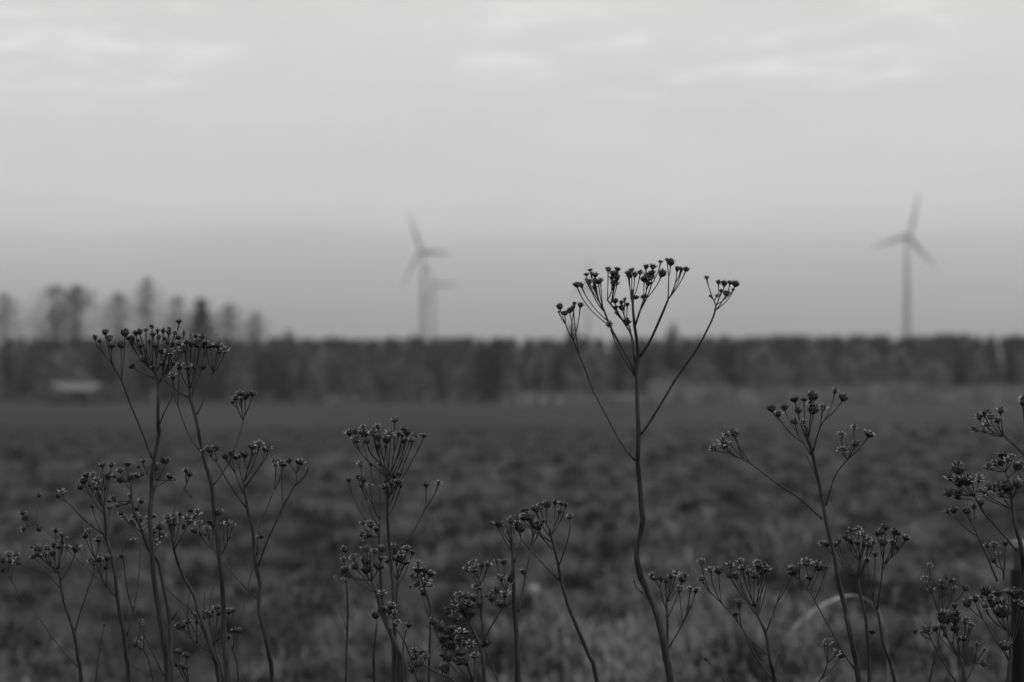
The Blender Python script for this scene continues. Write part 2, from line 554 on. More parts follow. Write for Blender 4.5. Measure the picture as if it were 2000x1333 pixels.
# ------------------------------------------------------------------ wind turbines
def blade_mesh():
    mb = MB()
    L = 39.5
    st = []
    for k in range(15):
        t = k / 14
        r = 1.4 + L * t
        chord = 2.0 + 2.4 * math.sin(min(1, t / 0.22) * math.pi / 2) if t < 0.22 else 4.4 * (1 - (t - 0.22) / 0.78) ** 0.9 + 0.35
        th = (1.8 * (1 - t) ** 1.6 + 0.12)
        tw = R(18) * (1 - t) ** 2
        ring = []
        for s in range(10):
            an = 2 * math.pi * s / 10
            cx = chord * (0.5 * math.cos(an) + 0.18); cy = th * 0.5 * math.sin(an)
            ring.append((cx * math.cos(tw) - cy * math.sin(tw), cx * math.sin(tw) + cy * math.cos(tw), r))
        st.append(ring)
    for k, ring in enumerate(st):
        mb.v += ring
    for k in range(14):
        for s in range(10):
            s2 = (s + 1) % 10
            mb.f.append((k * 10 + s, k * 10 + s2, (k + 1) * 10 + s2, (k + 1) * 10 + s)); mb.m.append(0)
    mb.f.append(tuple(reversed(range(10)))); mb.m.append(0)
    mb.f.append(tuple(range(140, 150))); mb.m.append(0)
    return mb.mesh('blade', M_TURB, True)
def lathe_mesh(name, prof, axis, mat, seg=24):
    mb = MB()
    for (r, a) in prof:
        for s in range(seg):
            an = 2 * math.pi * s / seg
            u, w = r * math.cos(an), r * math.sin(an)
            mb.v.append((u, w, a) if axis == 'z' else (u, a, w))
    for k in range(len(prof) - 1):
        for s in range(seg):
            s2 = (s + 1) % seg
            q = (k * seg + s, k * seg + s2, (k + 1) * seg + s2, (k + 1) * seg + s)
            mb.f.append(q if axis == 'z' else q[::-1]); mb.m.append(0)
    mb.f.append(tuple(reversed(range(seg))) if axis == 'z' else tuple(range(seg))); mb.m.append(0)
    n0 = (len(prof) - 1) * seg
    mb.f.append(tuple(range(n0, n0 + seg)) if axis == 'z' else tuple(reversed(range(n0, n0 + seg)))); mb.m.append(0)
    return mb.mesh(name, mat, True)
HUB = 138.0
TOWER = lathe_mesh('tower', [(4.6, -1), (4.0, 20), (3.5, 45), (3.0, 70), (2.3, 95), (1.6, 118), (1.25, HUB - 1.6)], 'z', M_TURB)
NACELLE = lathe_mesh('nacelle', [(0.4, 6.2), (1.6, 5.4), (2.5, 3.4), (2.9, 0.6), (2.8, -1.6), (2.5, -2.6)][::-1], 'y', M_TURB)
SPINNER = lathe_mesh('hub', [(2.45, -2.65), (2.3, -4.0), (1.7, -5.3), (0.5, -6.0)][::-1], 'y', M_TURB)
BLADE = blade_mesh()
def turbine(px, hub_py, yaw, rot, label):
    y = HUB * FPX / (775 - hub_py)
    x = far_xy(px, y)
    r = empty('wind_turbine', (x, y, ground(x, y) - 0.5))
    link('tower', TOWER, r)
    top = Matrix.Translation((0, 0, HUB)) @ Matrix.Rotation(yaw, 4, 'Z')
    n = link('nacelle', NACELLE, r); n.matrix_local = top
    h = link('hub', SPINNER, r); h.matrix_local = top
    for k in range(3):
        b = link('blade', BLADE, r)
        b.matrix_local = top @ Matrix.Translation((0, -4.0, 0)) @ Matrix.Rotation(rot + k * 2 * math.pi / 3, 4, 'Y')
    return tag(r, label, 'wind turbine', 'wind turbines beyond the wood')
turbine(827, 487, R(-42), R(-24), 'clear wind turbine left of centre with a fainter one right behind it')
turbine(846, 553, R(40), R(88), 'fainter smaller wind turbine just behind the left one')
turbine(1148, 556, R(30), R(0), 'faint wind turbine half hidden behind the tallest stalk')
turbine(1772, 463, R(24), R(14), 'tall wind turbine standing alone at the right')

# ------------------------------------------------------------------ the air
haze_mb = MB(); haze_mb.box((-5600, -5600, -4.0), (5600, 5600, 195))
hm = bpy.data.materials.new('haze_air')
hm.use_nodes = True
hm.node_tree.nodes.clear()
pv = hm.node_tree.nodes.new('ShaderNodeVolumePrincipled')
pv.inputs['Color'].default_value = grey(0.64)
pv.inputs['Density'].default_value = 0.00021
pv.inputs['Anisotropy'].default_value = 0.2
ho = hm.node_tree.nodes.new('ShaderNodeOutputMaterial')
hm.node_tree.links.new(pv.outputs[0], ho.inputs['Volume'])
tag(link('haze', haze_mb.mesh('haze', hm)), 'thin pale haze over the whole field', 'haze', kind='stuff')

# ------------------------------------------------------------------ dried flower stalks
def head_mesh(style, seed):
    """a dried button flower head, about 1 unit across, pedicel joining at z = -0.5"""
    rg = random.Random(seed)
    mb = MB()
    seg = 9
    if style == 'button':
        prof = [(0.10, -0.46), (0.24, -0.36), (0.38, -0.18), (0.42, -0.02), (0.36, 0.12), (0.24, 0.22), (0.10, 0.26)]
    elif style == 'flat':
        prof = [(0.09, -0.40), (0.17, -0.32), (0.32, -0.16), (0.42, -0.02), (0.40, 0.06), (0.24, 0.09), (0.08, 0.08)]
    else:
        prof = [(0.09, -0.42), (0.17, -0.34), (0.27, -0.18), (0.30, -0.02), (0.26, 0.06), (0.16, 0.12), (0.06, 0.15)]
    for (r, z) in prof:
        for s in range(seg):
            an = 2 * math.pi * s / seg
            q = r * rg.uniform(0.88, 1.12)
            mb.v.append((q * math.cos(an), q * math.sin(an), z + rg.uniform(-0.03, 0.03)))
    for k in range(len(prof) - 1):
        for s in range(seg):
            s2 = (s + 1) % seg
            mb.f.append((k * seg + s, k * seg + s2, (k + 1) * seg + s2, (k + 1) * seg + s)); mb.m.append(0)
    mb.f.append(tuple(range((len(prof) - 1) * seg, len(prof) * seg))); mb.m.append(0)
    def spike(p, d, L, w, mi):
        d = d.normalized()
        u = d.cross(Vector((0, 0, 1)))
        u = u.normalized() if u.length > 0.05 else Vector((1, 0, 0))
        n = d.cross(u)
        p = Vector(p)
        m = p + d * L * 0.55 + n * L * 0.08
        t = p + d * L + n * L * rg.uniform(0.0, 0.35)
        mb.face([p - u * w, p + u * w, m + u * w * 0.7, m - u * w * 0.7], mi)
        mb.face([m - u * w * 0.7, m + u * w * 0.7, t], mi)
        mb.face([p - n * w * 0.6, p + n * w * 0.6, m + n * w * 0.4], mi)
    # overlapping bracts of the cup
    cr = prof[2][0]
    for row, (r, z, L) in enumerate(((cr * 0.8, -0.26, 0.20), (cr * 1.08, -0.10, 0.22))):
        for s in range(7):
            an = 2 * math.pi * (s + 0.5 * row) / 7 + rg.uniform(-0.25, 0.25)
            out_ = Vector((math.cos(an), math.sin(an), 0))
            spike(out_ * r + Vector((0, 0, z)), out_ * rg.uniform(0.3, 0.8) + Vector((0, 0, 1)), L * rg.uniform(0.8, 1.3), 0.075, 1 if row and rg.random() < 0.25 else 0)
    # dried florets and pale papery tips
    if style == 'button':
        for k in range(24):
            an = rg.uniform(0, 6.283); q = 0.40 * math.sqrt(rg.random())
            z = 0.22 - 0.9 * q * q
            out_ = Vector((math.cos(an), math.sin(an), 0))
            spike(out_ * q + Vector((0, 0, z - 0.02)), out_ * (q * 2.2) + Vector((0, 0, 1)), rg.uniform(0.14, 0.36), 0.06, 1 if rg.random() < 0.38 else 0)
    elif style == 'flat':
        for k in range(16):
            an = 2 * math.pi * k / 16 + rg.uniform(-0.2, 0.2)
            out_ = Vector((math.cos(an), math.sin(an), 0))
            spike(out_ * 0.34 + Vector((0, 0, 0.0)), out_ * rg.uniform(0.5, 1.5) + Vector((0, 0, 0.8)), rg.uniform(0.18, 0.36), 0.075, 1 if rg.random() < 0.85 else 0)
        for k in range(10):
            an = rg.uniform(0, 6.283); q = 0.28 * math.sqrt(rg.random())
            spike(Vector((q * math.cos(an), q * math.sin(an), 0.05)), Vector((rg.uniform(-.5, .5), rg.uniform(-.5, .5), 1)), rg.uniform(0.12, 0.26), 0.065, 1 if rg.random() < 0.2 else 0)
    else:                      # opened star of curled bracts
        for k in range(11):
            an = 2 * math.pi * k / 11 + rg.uniform(-0.25, 0.25)
            out_ = Vector((math.cos(an), math.sin(an), 0))
            spike(out_ * 0.24 + Vector((0, 0, -0.06)), out_ * rg.uniform(0.6, 1.7) + Vector((0, 0, 0.75)), rg.uniform(0.28, 0.52), 0.085, 1 if rg.random() < 0.8 else 0)
        for k in range(8):
            an = rg.uniform(0, 6.283); q = 0.18 * math.sqrt(rg.random())
            spike(Vector((q * math.cos(an), q * math.sin(an), 0.08)), Vector((rg.uniform(-.6, .6), rg.uniform(-.6, .6), 1)), rg.uniform(0.14, 0.34), 0.06, 1 if rg.random() < 0.2 else 0)
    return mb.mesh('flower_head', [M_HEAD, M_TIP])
HEADS = [head_mesh(s, 40 + i) for i, s in enumerate(('button', 'button', 'button', 'flat', 'flat', 'star', 'star', 'star'))]

FR = {'A': (0, 620, 4.0), 'B': (0, 880, 4.9925), 'C': (0, 1066, 4.9925), 'D': (300, 860, 4.9925), 'E': (300, 1066, 4.9925),
      'G': (640, 810, 4.9925), 'H': (640, 1066, 4.9925), 'I': (900, 960, 4.9925), 'J': (1080, 490, 4.9925), 'K': (1200, 1066, 4.9925),
      'L': (1500, 1000, 4.9925), 'N': (1600, 1066, 4.9925), 'O': (1800, 760, 10), 'Q': (1800, 880, 10), 'R': (1800, 1000, 10),
      'S': (1380, 745, 4.9925), 'T': (1060, 740, 2.2476)}
# sheets of measured growth, one block per stalk:  p depth | label     s/b width-bottom width-top then points    h node : heads (x,y,size)
STALKS = """
p 1.80|tallest dark stalk right of centre with wide umbrella of seed heads against the sky
s 13.5 4 T 563,1333 545,1240 525,1130 500,1030 470,950 435,880 413,790 413,750 428,690 440,620 434,560 425,450 418,350 422,240 415,100 J 818,1200 830,1040 815,860 795,740 780,600 775,480 772,380
h J 776,540 : 745,215,1.55 768,183,1 800,228,1 850,205,1.1 815,450,1
b 4 2.5 T 405,358 345,280 300,200 240,90 J 380,1333 320,1170 260,1030 220,920 185,820
h J 185,815 : 65,540,1.1 115,605,1.1 165,578,1.1 268,525,1.5
h J 258,1010 : 195,545,1
b 5 3 J 800,1200 720,1020 640,890 555,735 485,550
h J 530,700 : 233,325,1.3 275,332,1.2 550,720,1.1
h J 483,545 : 350,295,1.3 325,228,1 405,350,1.2 362,185,1 412,230,1.1 440,295,1.2 465,285,1
b 2.6 2 J 795,1225 650,980 560,770
b 4 3 J 812,1080 770,840 690,700 600,570 530,480
h J 540,490 : 540,180,1.1 590,215,1.5 630,175,1.2 600,310,1.5 622,250,1.1 575,260,1.2
b 3 2.5 J 800,1180 770,870 745,740 715,690
h J 705,690 : 725,685,1.4 605,487,1 667,497,1.2 607,548,1.1 670,548,1.2 700,470,.8
b 4 3 J 800,730 850,580 880,500 905,420
h J 885,480 : 910,150,1.3 975,150,1.35 885,270,1.3 935,250,1.5 930,310,1.4 965,210,1 1068,215,1.7 1050,105,1 885,450,1
b 5 3.5 J 845,1040 950,870 1050,650 1120,480
h J 1122,470 : 1150,110,1.6 1115,85,.9 1215,170,1.3 1250,175,.8 1300,178,1.1
b 4 3 T 433,245 470,190 540,75 585,0 J 1310,1090 1420,930 1510,760 1565,640 1590,530
h J 1585,540 : 1500,260,1.2 1615,300,1.1 1670,310,1.3 1728,305,1.1 1783,320,1.1 1693,412,1.2 1535,440,.6 1598,440,.7
b 1.6 1.2 K 330,520 255,440
h K 255,440 : 190,340,.55
p 1.86|tall left stalk with flat crowded top reaching above the treetops
s 10 5 C 1635,1333 1600,950 1560,700 1520,450 1490,200 B 1478,900 1460,640 1480,420 A 1185,1260 1200,1150 1215,1050 1240,920 1235,800 1235,650 1240,520 1215,430 1195,390
h A 1195,410 : 1115,325,1.1 1030,195,1 1090,220,1.2 1025,155,1 1060,120,1.2 1090,110,1.1 1140,100,1 1165,185,1.2 1185,70,1
h A 1225,470 : 1195,130,1 1230,100,1.2 1240,150,1.1 1275,100,1 1285,165,1.2 1320,115,1.2 1365,120,1.1 1395,155,1 1398,28,1 1440,120,1.1
b 3.2 2.5 A 1185,1105 1100,880 1020,680 950,500 870,360
h A 872,350 : 820,110,1.2 850,160,1.4 740,150,1.1 778,185,.9 875,220,1.2
h A 948,480 : 945,210,1.2 975,115,1.3
b 2 1.6 A 1205,480 1160,460
h A 1160,460 : 1030,380,1.1
b 3 2.4 A 1240,540 1262,460
h A 1260,465 : 1260,260,1.2 1320,265,1.4 1350,200,1.1 1400,200,1.1 1280,355,1.1 1345,355,1.4 1430,240,1.5
b 2.6 2 A 1240,850 1290,730 1340,630 1352,560
h A 1350,570 : 1350,450,1.2
b 2 1 A 1240,920 1280,860
b 2.4 1.6 B 1490,430 1535,290
h B 1530,300 : 1510,155,1.6 1500,185,1.2 1590,90,1.3 1617,105,1.2 1660,250,1.2 1395,100,1.1
p 1.83|tall left stalk leaning left, its pale side branch crossing to the neighbour
s 9.5 5 E 720,1333 690,900 680,600 665,300 640,100 D 610,850 585,650 570,440 510,250 455,0 A 1560,950 1535,800 1490,640 1480,560
h A 1484,560 : 1460,380,1.5 1520,395,.9 1585,385,1.5 1400,375,1.2 1550,200,1.5 1530,140,1.1 1580,145,.9 1440,240,1.5 1605,195,1.1 1495,205,1.1
b 2.8 2 A 1470,630 1350,550 1240,450
h A 1240,450 : 1195,385,.9
b 2.6 2 A 1565,1050 1480,930 1420,780 1390,690 1370,655
h A 1372,655 : 1350,460,1.2 1400,385,1.1
b 3 2.4 A 1540,755 1590,650 1640,500 1665,420
h A 1662,430 : 1700,215,1.4 1760,250,1.4 1670,215,1 1640,215,1.1 1715,260,1 1610,215,1.1
b 2.6 2 D 580,445 660,340 A 1835,1030 1880,880 1912,770
h A 1912,770 : 1840,625,1.2 1875,590,1.2 1915,610,1.3 1975,595,1.3
b 2.2 1.8 D 600,790 620,740
h D 618,745 : 640,700,1.3
b 2.2 1.8 D 650,1140 690,1060
h D 688,1065 : 680,805,1 720,805,1.2 770,825,.9 745,935,.8
p 1.84|slim branched stalk between the left pair and the middle stalks, head clusters low
s 8 4.5 E 1160,1333 1130,1100 1080,850 1035,680 1025,520 1040,400 1010,250 985,80 D 978,1000 965,850 920,700 900,550 880,410
h D 880,410 : 700,160,1.2 760,125,1.1 800,160,1.3 835,150,1.1 885,140,1.2 965,60,1.3 970,120,1.3 1030,35,1.2
b 2.6 2 D 895,655 740,430 620,220
h D 622,222 : 540,85,1.3 600,75,1.3 570,95,1 612,190,1
b 3 2 D 895,455 1040,250
h D 1035,255 : 1120,75,1.3 1085,75,1.1
b 3.2 2.4 D 1010,1250 1120,960 1260,650 1400,400
h D 1395,405 : 1410,205,1.1 1440,208,1.3 1320,200,1.1 1510,270,.5
h D 1262,645 : 1245,225,1.2
b 2 1.6 D 1000,1150 1025,880 1080,730 1180,480
h D 1180,480 : 1195,200,1.3 1190,240,1.1 1270,238,1
b 2 1.6 D 1000,1130 1030,1000
h D 1028,1005 : 1045,930,1.3
b 2.4 1.8 E 1020,530 920,440 660,140 D 580,1040
h D 585,1045 : 545,790,1.1 520,860,1.2 575,815,1 440,810,1.1 465,910,1.2 395,880,1.1
p 1.95|low tangled stalk at the lower left with frizzy heads beside the leaning stalk
s 6 3 E 680,1333 610,1050 600,950 575,900
h E 590,930 : 615,600,1.3 635,645,1.3 735,635,1.1 545,680,1.1 520,650,1.1 490,640,1 725,885,1.2
b 2 1.3 E 590,960 545,600 610,310 640,200
b 2 1.2 E 600,1000 500,900 490,640 495,450
b 2 1.2 E 620,1080 450,900 300,650 270,600
b 2 1.3 E 610,1040 400,960 330,700 350,480 375,350
b 1.8 1.2 E 620,1100 300,840 255,640 300,470
h E 440,930 : 490,700,1.2 410,680,1.3 330,740,1.3 420,735,1.3 245,785,1 285,785,1.1
p 1.90|left stalk slanting to the left behind the leaning one, small dark heads on top
s 8 3.5 E 640,1333 590,1100 520,860 450,680 390,480 300,320 225,130 D 197,1050 180,900 155,800
h D 190,1000 : 135,745,1.2 200,740,1.1 260,715,1.1 205,800,1.2 150,800,1.2
b 3.4 2.2 D 205,1060 270,950 330,830
h D 320,850 : 330,760,1.4 430,700,1.3 295,850,1.1 365,685,.9
b 2.4 1.4 E 560,990 400,675 240,530 110,400 20,200
b 2.6 2 D 185,920 195,700 260,560 320,430
h D 320,430 : 315,290,1.3 350,322,1.3
h D 330,450 : 365,560,.5
p 1.92|left stalk with loose heads all the way up, standing just left of the thick pair
s 9 3.5 C 1670,1333 1665,1000 1655,720 1590,370 1540,150 B 1450,970 1390,800 1330,640 1290,500 1280,300
h B 1283,340 : 1275,260,1.2 1170,190,1.2 1245,130,1.3 1335,240,1.2 1385,230,1.1 1170,280,1.5
h B 1295,520 : 1275,440,1.1 1325,575,1 1380,490,1.1 1110,465,1 1140,540,1.1
h B 1390,800 : 1320,640,1.2 1360,680,1.2 1300,720,1.1 1455,660,1.3 1490,635,1.1 1180,605,1 1210,650,1
h B 1450,970 : 1500,780,1.3 1560,740,1.2 1590,820,1.1 1525,890,1.3
b 3 2 C 1680,720 1740,630
p 1.97|stalk second from the left with round heads and long bare side twigs
s 8.5 4 C 1260,1333 1230,1100 1215,900 1180,720 1145,500 1120,250 1080,60 B 1040,850 1030,700 1015,560 985,450
h B 1005,520 : 970,370,1.2 945,290,1.5 840,240,1.2 905,235,1.2 815,290,1.2 780,350,1.3 875,340,.9 950,415,.9
h B 1015,560 : 1055,240,1.5 1000,140,1.1 1085,135,1.2
h B 1030,760 : 900,540,1 1070,550,.9
b 2.6 1.6 B 1015,820 850,700 730,580 620,470
h B 630,480 : 600,405,1.2 565,440,1.1
b 2.6 1.6 C 1240,870 1300,650 1340,430 1360,200 B 1375,920
h B 1375,930 : 1300,870,.8
b 2.2 1.4 C 1300,650 1240,430 1200,100 B 1190,890
h C 1205,150 : 1175,95,1
b 2.4 1.6 C 1140,510 1040,400 1000,340
h C 1040,390 : 885,147,1.3 935,147,1.1 970,130,1.1 1040,112,1.1 1035,215,.9
h C 1010,350 : 830,-100,1.2 865,-145,1.2 960,-60,1.1 965,-85,1
b 2 1.2 C 1080,440 740,120 B 470,800 350,710
h B 360,715 : 220,605,1.2 245,650,1.2 220,770,1 380,770,1 380,435,.9
p 1.99|leftmost stalk with pale frayed heads and a long arm to the left edge
s 6.5 3.5 C 795,1333 760,1100 725,860 680,720 620,540 600,420 580,280 B 565,1160
h B 570,1180 : 320,1030,1.3 365,960,1.3 360,1010,1.2 435,1010,1.1 460,945,1.4 520,920,1.2 510,1000,1.1 575,940,1.3 605,875,1.1 625,850,1 650,935,1.2 545,775,1
h C 600,360 : 740,18,1.5
b 2 1.6 C 580,405 440,270 300,225
h C 300,225 : 170,150,1.4
b 2.4 1.6 C 735,830 800,600 910,290
h C 905,300 : 920,180,.8
b 2.2 1.6 C 750,1185 560,960 330,640 200,500 110,320
h C 112,325 : 20,140,1.2 90,80,1.3 155,80,1.1 20,235,1.2
p 2.04|thin low sprig with few dark buds at the lower left, beside the second stalk
s 3.4 2 C 1500,1333 1400,1020 1330,960
h C 1360,990 : 1375,735,1.1 1365,905,1 1310,970,1
b 2 1.4 C 1480,1280 1280,1170
p 2.02|small budded sprig low between the two thick left stems
s 3.6 2 C 1840,1333 1720,1160 1640,950
h C 1790,1260 : 1745,1030,1.1 1820,1070,1.1 1715,1160,.9 1785,1175,1
p 2.06|faint bare stem rising between the leftmost and second stalk
s 3 1.6 C 935,1333 985,930 1010,790
h C 1005,830 : 1015,770,.5
p 2.03|thin bare twig slanting between second stalk and thick pair
s 3 1.6 C 1640,1333 1600,1270 1470,1000 1310,650
h C 1330,700 : 1290,600,.6
p 1.93|short thin sprig bearing three small buds right of the leaning left stalk
s 4 2 E 830,1333 800,1100 730,930
h E 735,940 : 725,885,1.3
h E 775,1050 : 790,825,1.1 830,825,1
b 2 1.3 E 790,1080 850,780 915,440 970,190
p 1.82|upright middle stalk with a tall ladder of open heads, small fork at its right
s 7 4 H 650,1333 655,1000 650,650 640,450 620,150 G 600,1250 590,1100 580,900 590,600 590,480
h G 588,560 : 445,180,1.4 487,110,1 490,215,1.3 485,300,1.2 575,240,1.4 610,185,1.4 565,305,1
h G 590,600 : 655,50,1.1 695,180,1.1 740,135,1.3 775,170,1.3 740,250,1.5
h G 590,720 : 820,240,1.3 850,205,1.1 940,200,1.2
h G 588,880 : 645,590,1.2 690,650,1.3 715,690,1 570,650,1 545,700,1
b 3 2 G 580,540 430,400
h G 435,405 : 345,125,1.1 365,182,1.3 380,255,1.3
b 2.6 1.8 G 580,620 500,540 400,460
h G 400,460 : 210,170,1.2 268,165,1.2 280,240,1.5
b 2.6 2 G 600,1330 770,1220 870,1080 950,920 960,870
h G 958,880 : 960,682,1.4 1080,665,1.2
p 1.88|thin middle stalk behind the ladder stalk, heads spread to its left
s 6 3.5 H 700,1333 650,1000 600,800 540,600 515,300 G 505,1270 512,1030
h G 513,1010 : 205,635,1.1 300,605,1.1 345,630,1.2 330,690,.9 410,690,.9 320,480,1.1 510,480,.8 420,480,.8
h G 508,1200 : 340,1050,1.2 415,1065,1.5 400,1160,1.5 480,1120,1.1 335,1165,1.1
p 1.78|dense black headed stalk in the lower middle, leaning left
s 9 5 H 720,1333 690,1040 600,830 520,640 480,460 430,340
h H 440,370 : 165,30,1.2 245,110,1.3 150,130,1.1 265,200,1.3 165,230,1.2 155,262,1.1
h H 450,400 : 375,140,1.6 380,225,1.6 500,195,1.6 515,120,1.2 385,25,1.3 455,45,1.2 530,25,1.4 345,30,1.1
h H 530,660 : 530,460,1.5 560,615,1.2 605,640,1.3 625,580,1.2
h H 620,860 : 680,750,1.1
b 2.4 1.8 H 650,800 740,920 800,1080 880,1333
p 1.87|stalk with tight dark cluster right of the black headed one
s 6 3.5 H 640,1333 645,900 665,600 680,330 690,230
h H 683,320 : 620,110,1.4 680,40,1.6 710,115,1.6 770,25,1.4 755,155,1.2 720,70,1.3 640,10,1.2 580,150,1.1
p 1.94|bare thin withered stem between the slim stalk and the middle stalks
s 4.4 2.6 H 180,1333 190,900 195,600 180,290
h H 180,300 : 150,325,.6
b 1.8 1.2 H 185,820 120,600 75,330
h H 78,345 : 75,310,.5
p 1.89|short stem carrying one large round head in the lower middle
s 5 3.4 H 455,1333 450,1100 480,760
h H 478,770 : 465,672,1.7
p 1.91|thin curved sprig ending in one dark bud in the lower middle
s 3 2 H 770,1333 735,1050 740,930 770,820
h H 768,825 : 790,765,1.4
p 1.90|small stalk with nine dark buds right of the middle cluster
s 4.6 3 H 990,1333 1000,900 1000,600 955,460 940,400
h H 943,410 : 885,165,1.3 880,230,1.3 945,235,1.1 1005,265,1.3 930,290,1 965,335,1.3 855,310,1.1 865,385,1.1
b 2 1.4 H 998,720 940,560 935,490
h H 936,495 : 935,455,1.2
p 1.88|low sprig with pale curved arm at the bottom edge
s 3.6 2.4 H 1240,1333 1200,1290 1080,1250 960,1180 915,1160
h H 918,1162 : 845,1015,1.1 920,1030,1.1 955,1075,1.2 845,1085,1.3 855,1155,1.4 810,1210,1.1
p 1.74|low nearest stalk packed with big round black heads at the bottom
s 6 4 H 1430,1333 1350,1170 1310,1060
h H 1325,1110 : 1090,790,1.6 1025,735,1.4 1145,845,1.3 1140,885,1.3 1110,910,1.4 1160,940,1.8 1115,1060,1.1 1170,1040,1.7 1165,1090,1.6 1135,1210,1.9
h H 1330,1120 : 1200,860,1.8 1215,800,1.2 1300,830,1.5 1350,845,.9 1275,900,1.4 1310,945,1.4 1215,945,1.1 1205,990,1.5 1395,955,1.5 1290,1030,1.6 1300,1115,2 1435,1070,1.2
p 1.77|stalk with big black heads left and a small frayed top, right of the packed one
s 7 4.5 H 1530,1333 1500,1020 1430,860 1380,740
h H 1385,750 : 1240,690,2.1 1180,650,1.5 1170,605,1.1 1240,560,1.5 1280,480,1.3 1335,480,1.2 1300,610,1.4
h H 1390,760 : 1330,640,1.4 1375,560,1.4 1420,510,1.6 1395,650,2 1340,560,1.2
b 3 2.4 H 1510,1000 1520,850 1495,700 1500,500 1490,380
h H 1492,400 : 1415,165,1.4 1360,215,1.3 1420,230,1.4 1505,185,1.3 1565,175,1.3
h H 1495,600 : 1455,400,1.5 1485,565,1.3
b 3 2.2 H 1515,980 1560,850 1690,630
h H 1680,650 : 1605,500,1.2 1650,430,1.4 1670,560,1.3 1730,465,1.3
h H 1525,960 : 1550,940,1.6
b 2 1.4 H 1540,1010 1620,1200 1655,1333
p 1.81|dark upright stalk left of the tallest one, few scattered heads
s 10.5 4.5 H 1855,1333 1850,1000 1830,700 1815,500 1810,200 I 505,600 495,440
h I 498,540 : 360,305,1.5 465,388,1.1 490,282,1.3
b 3 2.2 I 520,700 570,560 590,450
h I 588,460 : 545,245,1.3 580,345,1.9 550,308,1.3
h I 500,1060 : 390,840,1.3 420,688,1.2 485,860,1.3 430,995,1.2 350,675,1
b 3 2.2 I 490,1090 400,1140
h I 410,1135 : 350,958,1.5 300,1025,1.2 370,1095,1.3
b 4 2.6 I 560,1180 610,950 640,780 690,530 710,400
h I 705,430 : 710,328,1.3 767,338,1.2 745,297,1 687,240,1.3
h I 630,850 : 612,780,1.3
b 2 1.2 I 505,560 540,500
p 1.85|slender stalk leaning left beside the tallest one, domed top of pale heads
s 7.5 4 T 240,1333 205,1220 150,1090 110,990 85,900 65,800 45,720 30,660 I 870,440
h I 868,440 : 720,162,1.4 775,140,1.2 840,122,1.4 920,100,1.3 985,115,1.2 1022,125,1.2
h I 880,480 : 620,180,1.4 635,242,1.4 600,255,1.1 650,215,1.2 690,242,1.1
b 2.6 2 I 960,720 1040,480 1065,350
h I 1063,360 : 1062,242,1.3
b 2.4 1.8 I 960,870 690,590 600,480
h I 610,490 : 540,240,1.1
p 1.90|small stalk close behind the tallest stem with a comb of thin heads
s 5 3 K 560,1333 530,1180 518,1060 515,800 510,560 507,460
h K 508,540 : 380,295,1.3 410,305,1.1 455,325,1 505,332,1.2 550,295,1.2 600,272,1.4
h K 510,590 : 690,282,1.1 665,325,1.2
b 2.4 2 K 525,1010 690,720 740,580
h K 700,700 : 635,420,1.3 740,420,1.1 795,425,1.3
p 1.92|thin single sprig low between the tallest stalk and the forked one
s 2.2 1.6 K 1075,1333 960,1180 915,1130
h K 918,1135 : 890,1105,.7
p 1.86|forked stalk right of the tallest, heads in a flat comb and one lone bud
s 7 4 K 1570,1333 1530,1180 1475,860 1400,690 1375,600
h K 1385,640 : 1125,285,1.3 1185,300,1.3 1130,185,1.3 1225,145,1.1 1255,210,1.5
h K 1380,620 : 1305,255,1.2 1365,285,1.5 1400,175,1.5 1445,215,1.4 1490,215,1.3 1435,245,1.2 1365,565,1.1
b 3 2 K 1480,840 1570,600 1640,380
h K 1610,500 : 1740,245,1.7
b 3 1.8 K 1550,1333 1350,1030 1240,800 1080,600 900,420
h K 905,425 : 848,320,1.2 845,155,1.4
h K 1040,550 : 935,235,1.4 1015,240,1.2
h K 1240,790 : 1217,545,1.2 1215,582,1.2 1180,665,1
b 2.4 2 K 1495,1070 1280,870
b 2 1.2 K 1568,1290 1595,1040
p 1.83|long stalk on the right leaning left with star heads and a far reaching left arm
s 10 4 N 385,1333 330,1000 270,700 L 770,1000 700,720 640,400 570,100 S 1140,1200 1080,920 1030,690 990,560 980,450
h S 985,520 : 895,285,1.4 950,170,1.3 1035,140,1.6 1020,208,1.5 1040,272,1.6 1140,250,1.5 945,400,1.2 855,170,1.4
b 3 2.2 S 1020,720 950,600 900,530
h S 905,535 : 635,260,1.3 700,310,1.3 760,250,1.4 855,390,1.4
b 2.8 2 S 1040,690 1100,470 1150,380
h S 1140,400 : 1255,90,1.4 1335,155,1.4
b 2.4 1.8 S 1075,940 970,710
b 2.8 2.2 S 1165,1210 1240,950 1300,850 1380,760
h S 1378,762 : 1325,672,1.3 1315,522,1.4 1440,445,1.3 1455,607,1.4 1590,510,1.5
b 3 2.2 S 1130,1345 900,1140 650,970 430,800 365,750
h S 368,752 : 65,650,1.4 170,592,1.5 180,645,1.2 195,517,1.4 255,492,1.5 282,502,1.2
b 3 2.2 N 345,1210 240,1050 130,850 L 500,950 385,730
h L 387,735 : 375,490,1.5 480,503,1.3 497,540,1.1 400,637,1.1 245,562,1.9
h L 450,850 : 567,532,1
p 1.95|twin-stemmed stalk behind the long right one, crowd of small heads
s 7.5 4 N 490,1333 480,1000 450,680 390,430 385,230 L 890,470
h L 890,500 : 805,168,1.2 885,165,1.2 890,207,1.1 935,217,1.1 750,240,1 785,265,1 820,285,1.1
h L 893,540 : 870,292,1.2 985,262,1.2 985,325,1.5 960,262,1 1030,292,1
h L 885,600 : 680,287,1.2 650,312,1 520,305,1.2 570,312,1
b 2.4 1.6 L 950,1010 980,870
b 2.4 1.8 N 500,1100 520,910
h N 520,905 : 522,837,1.4
p 1.93|right stem of the twin pair with a loose fork of heads above
s 7 3.5 N 740,1333 640,1000 580,700 490,370 L 950,640
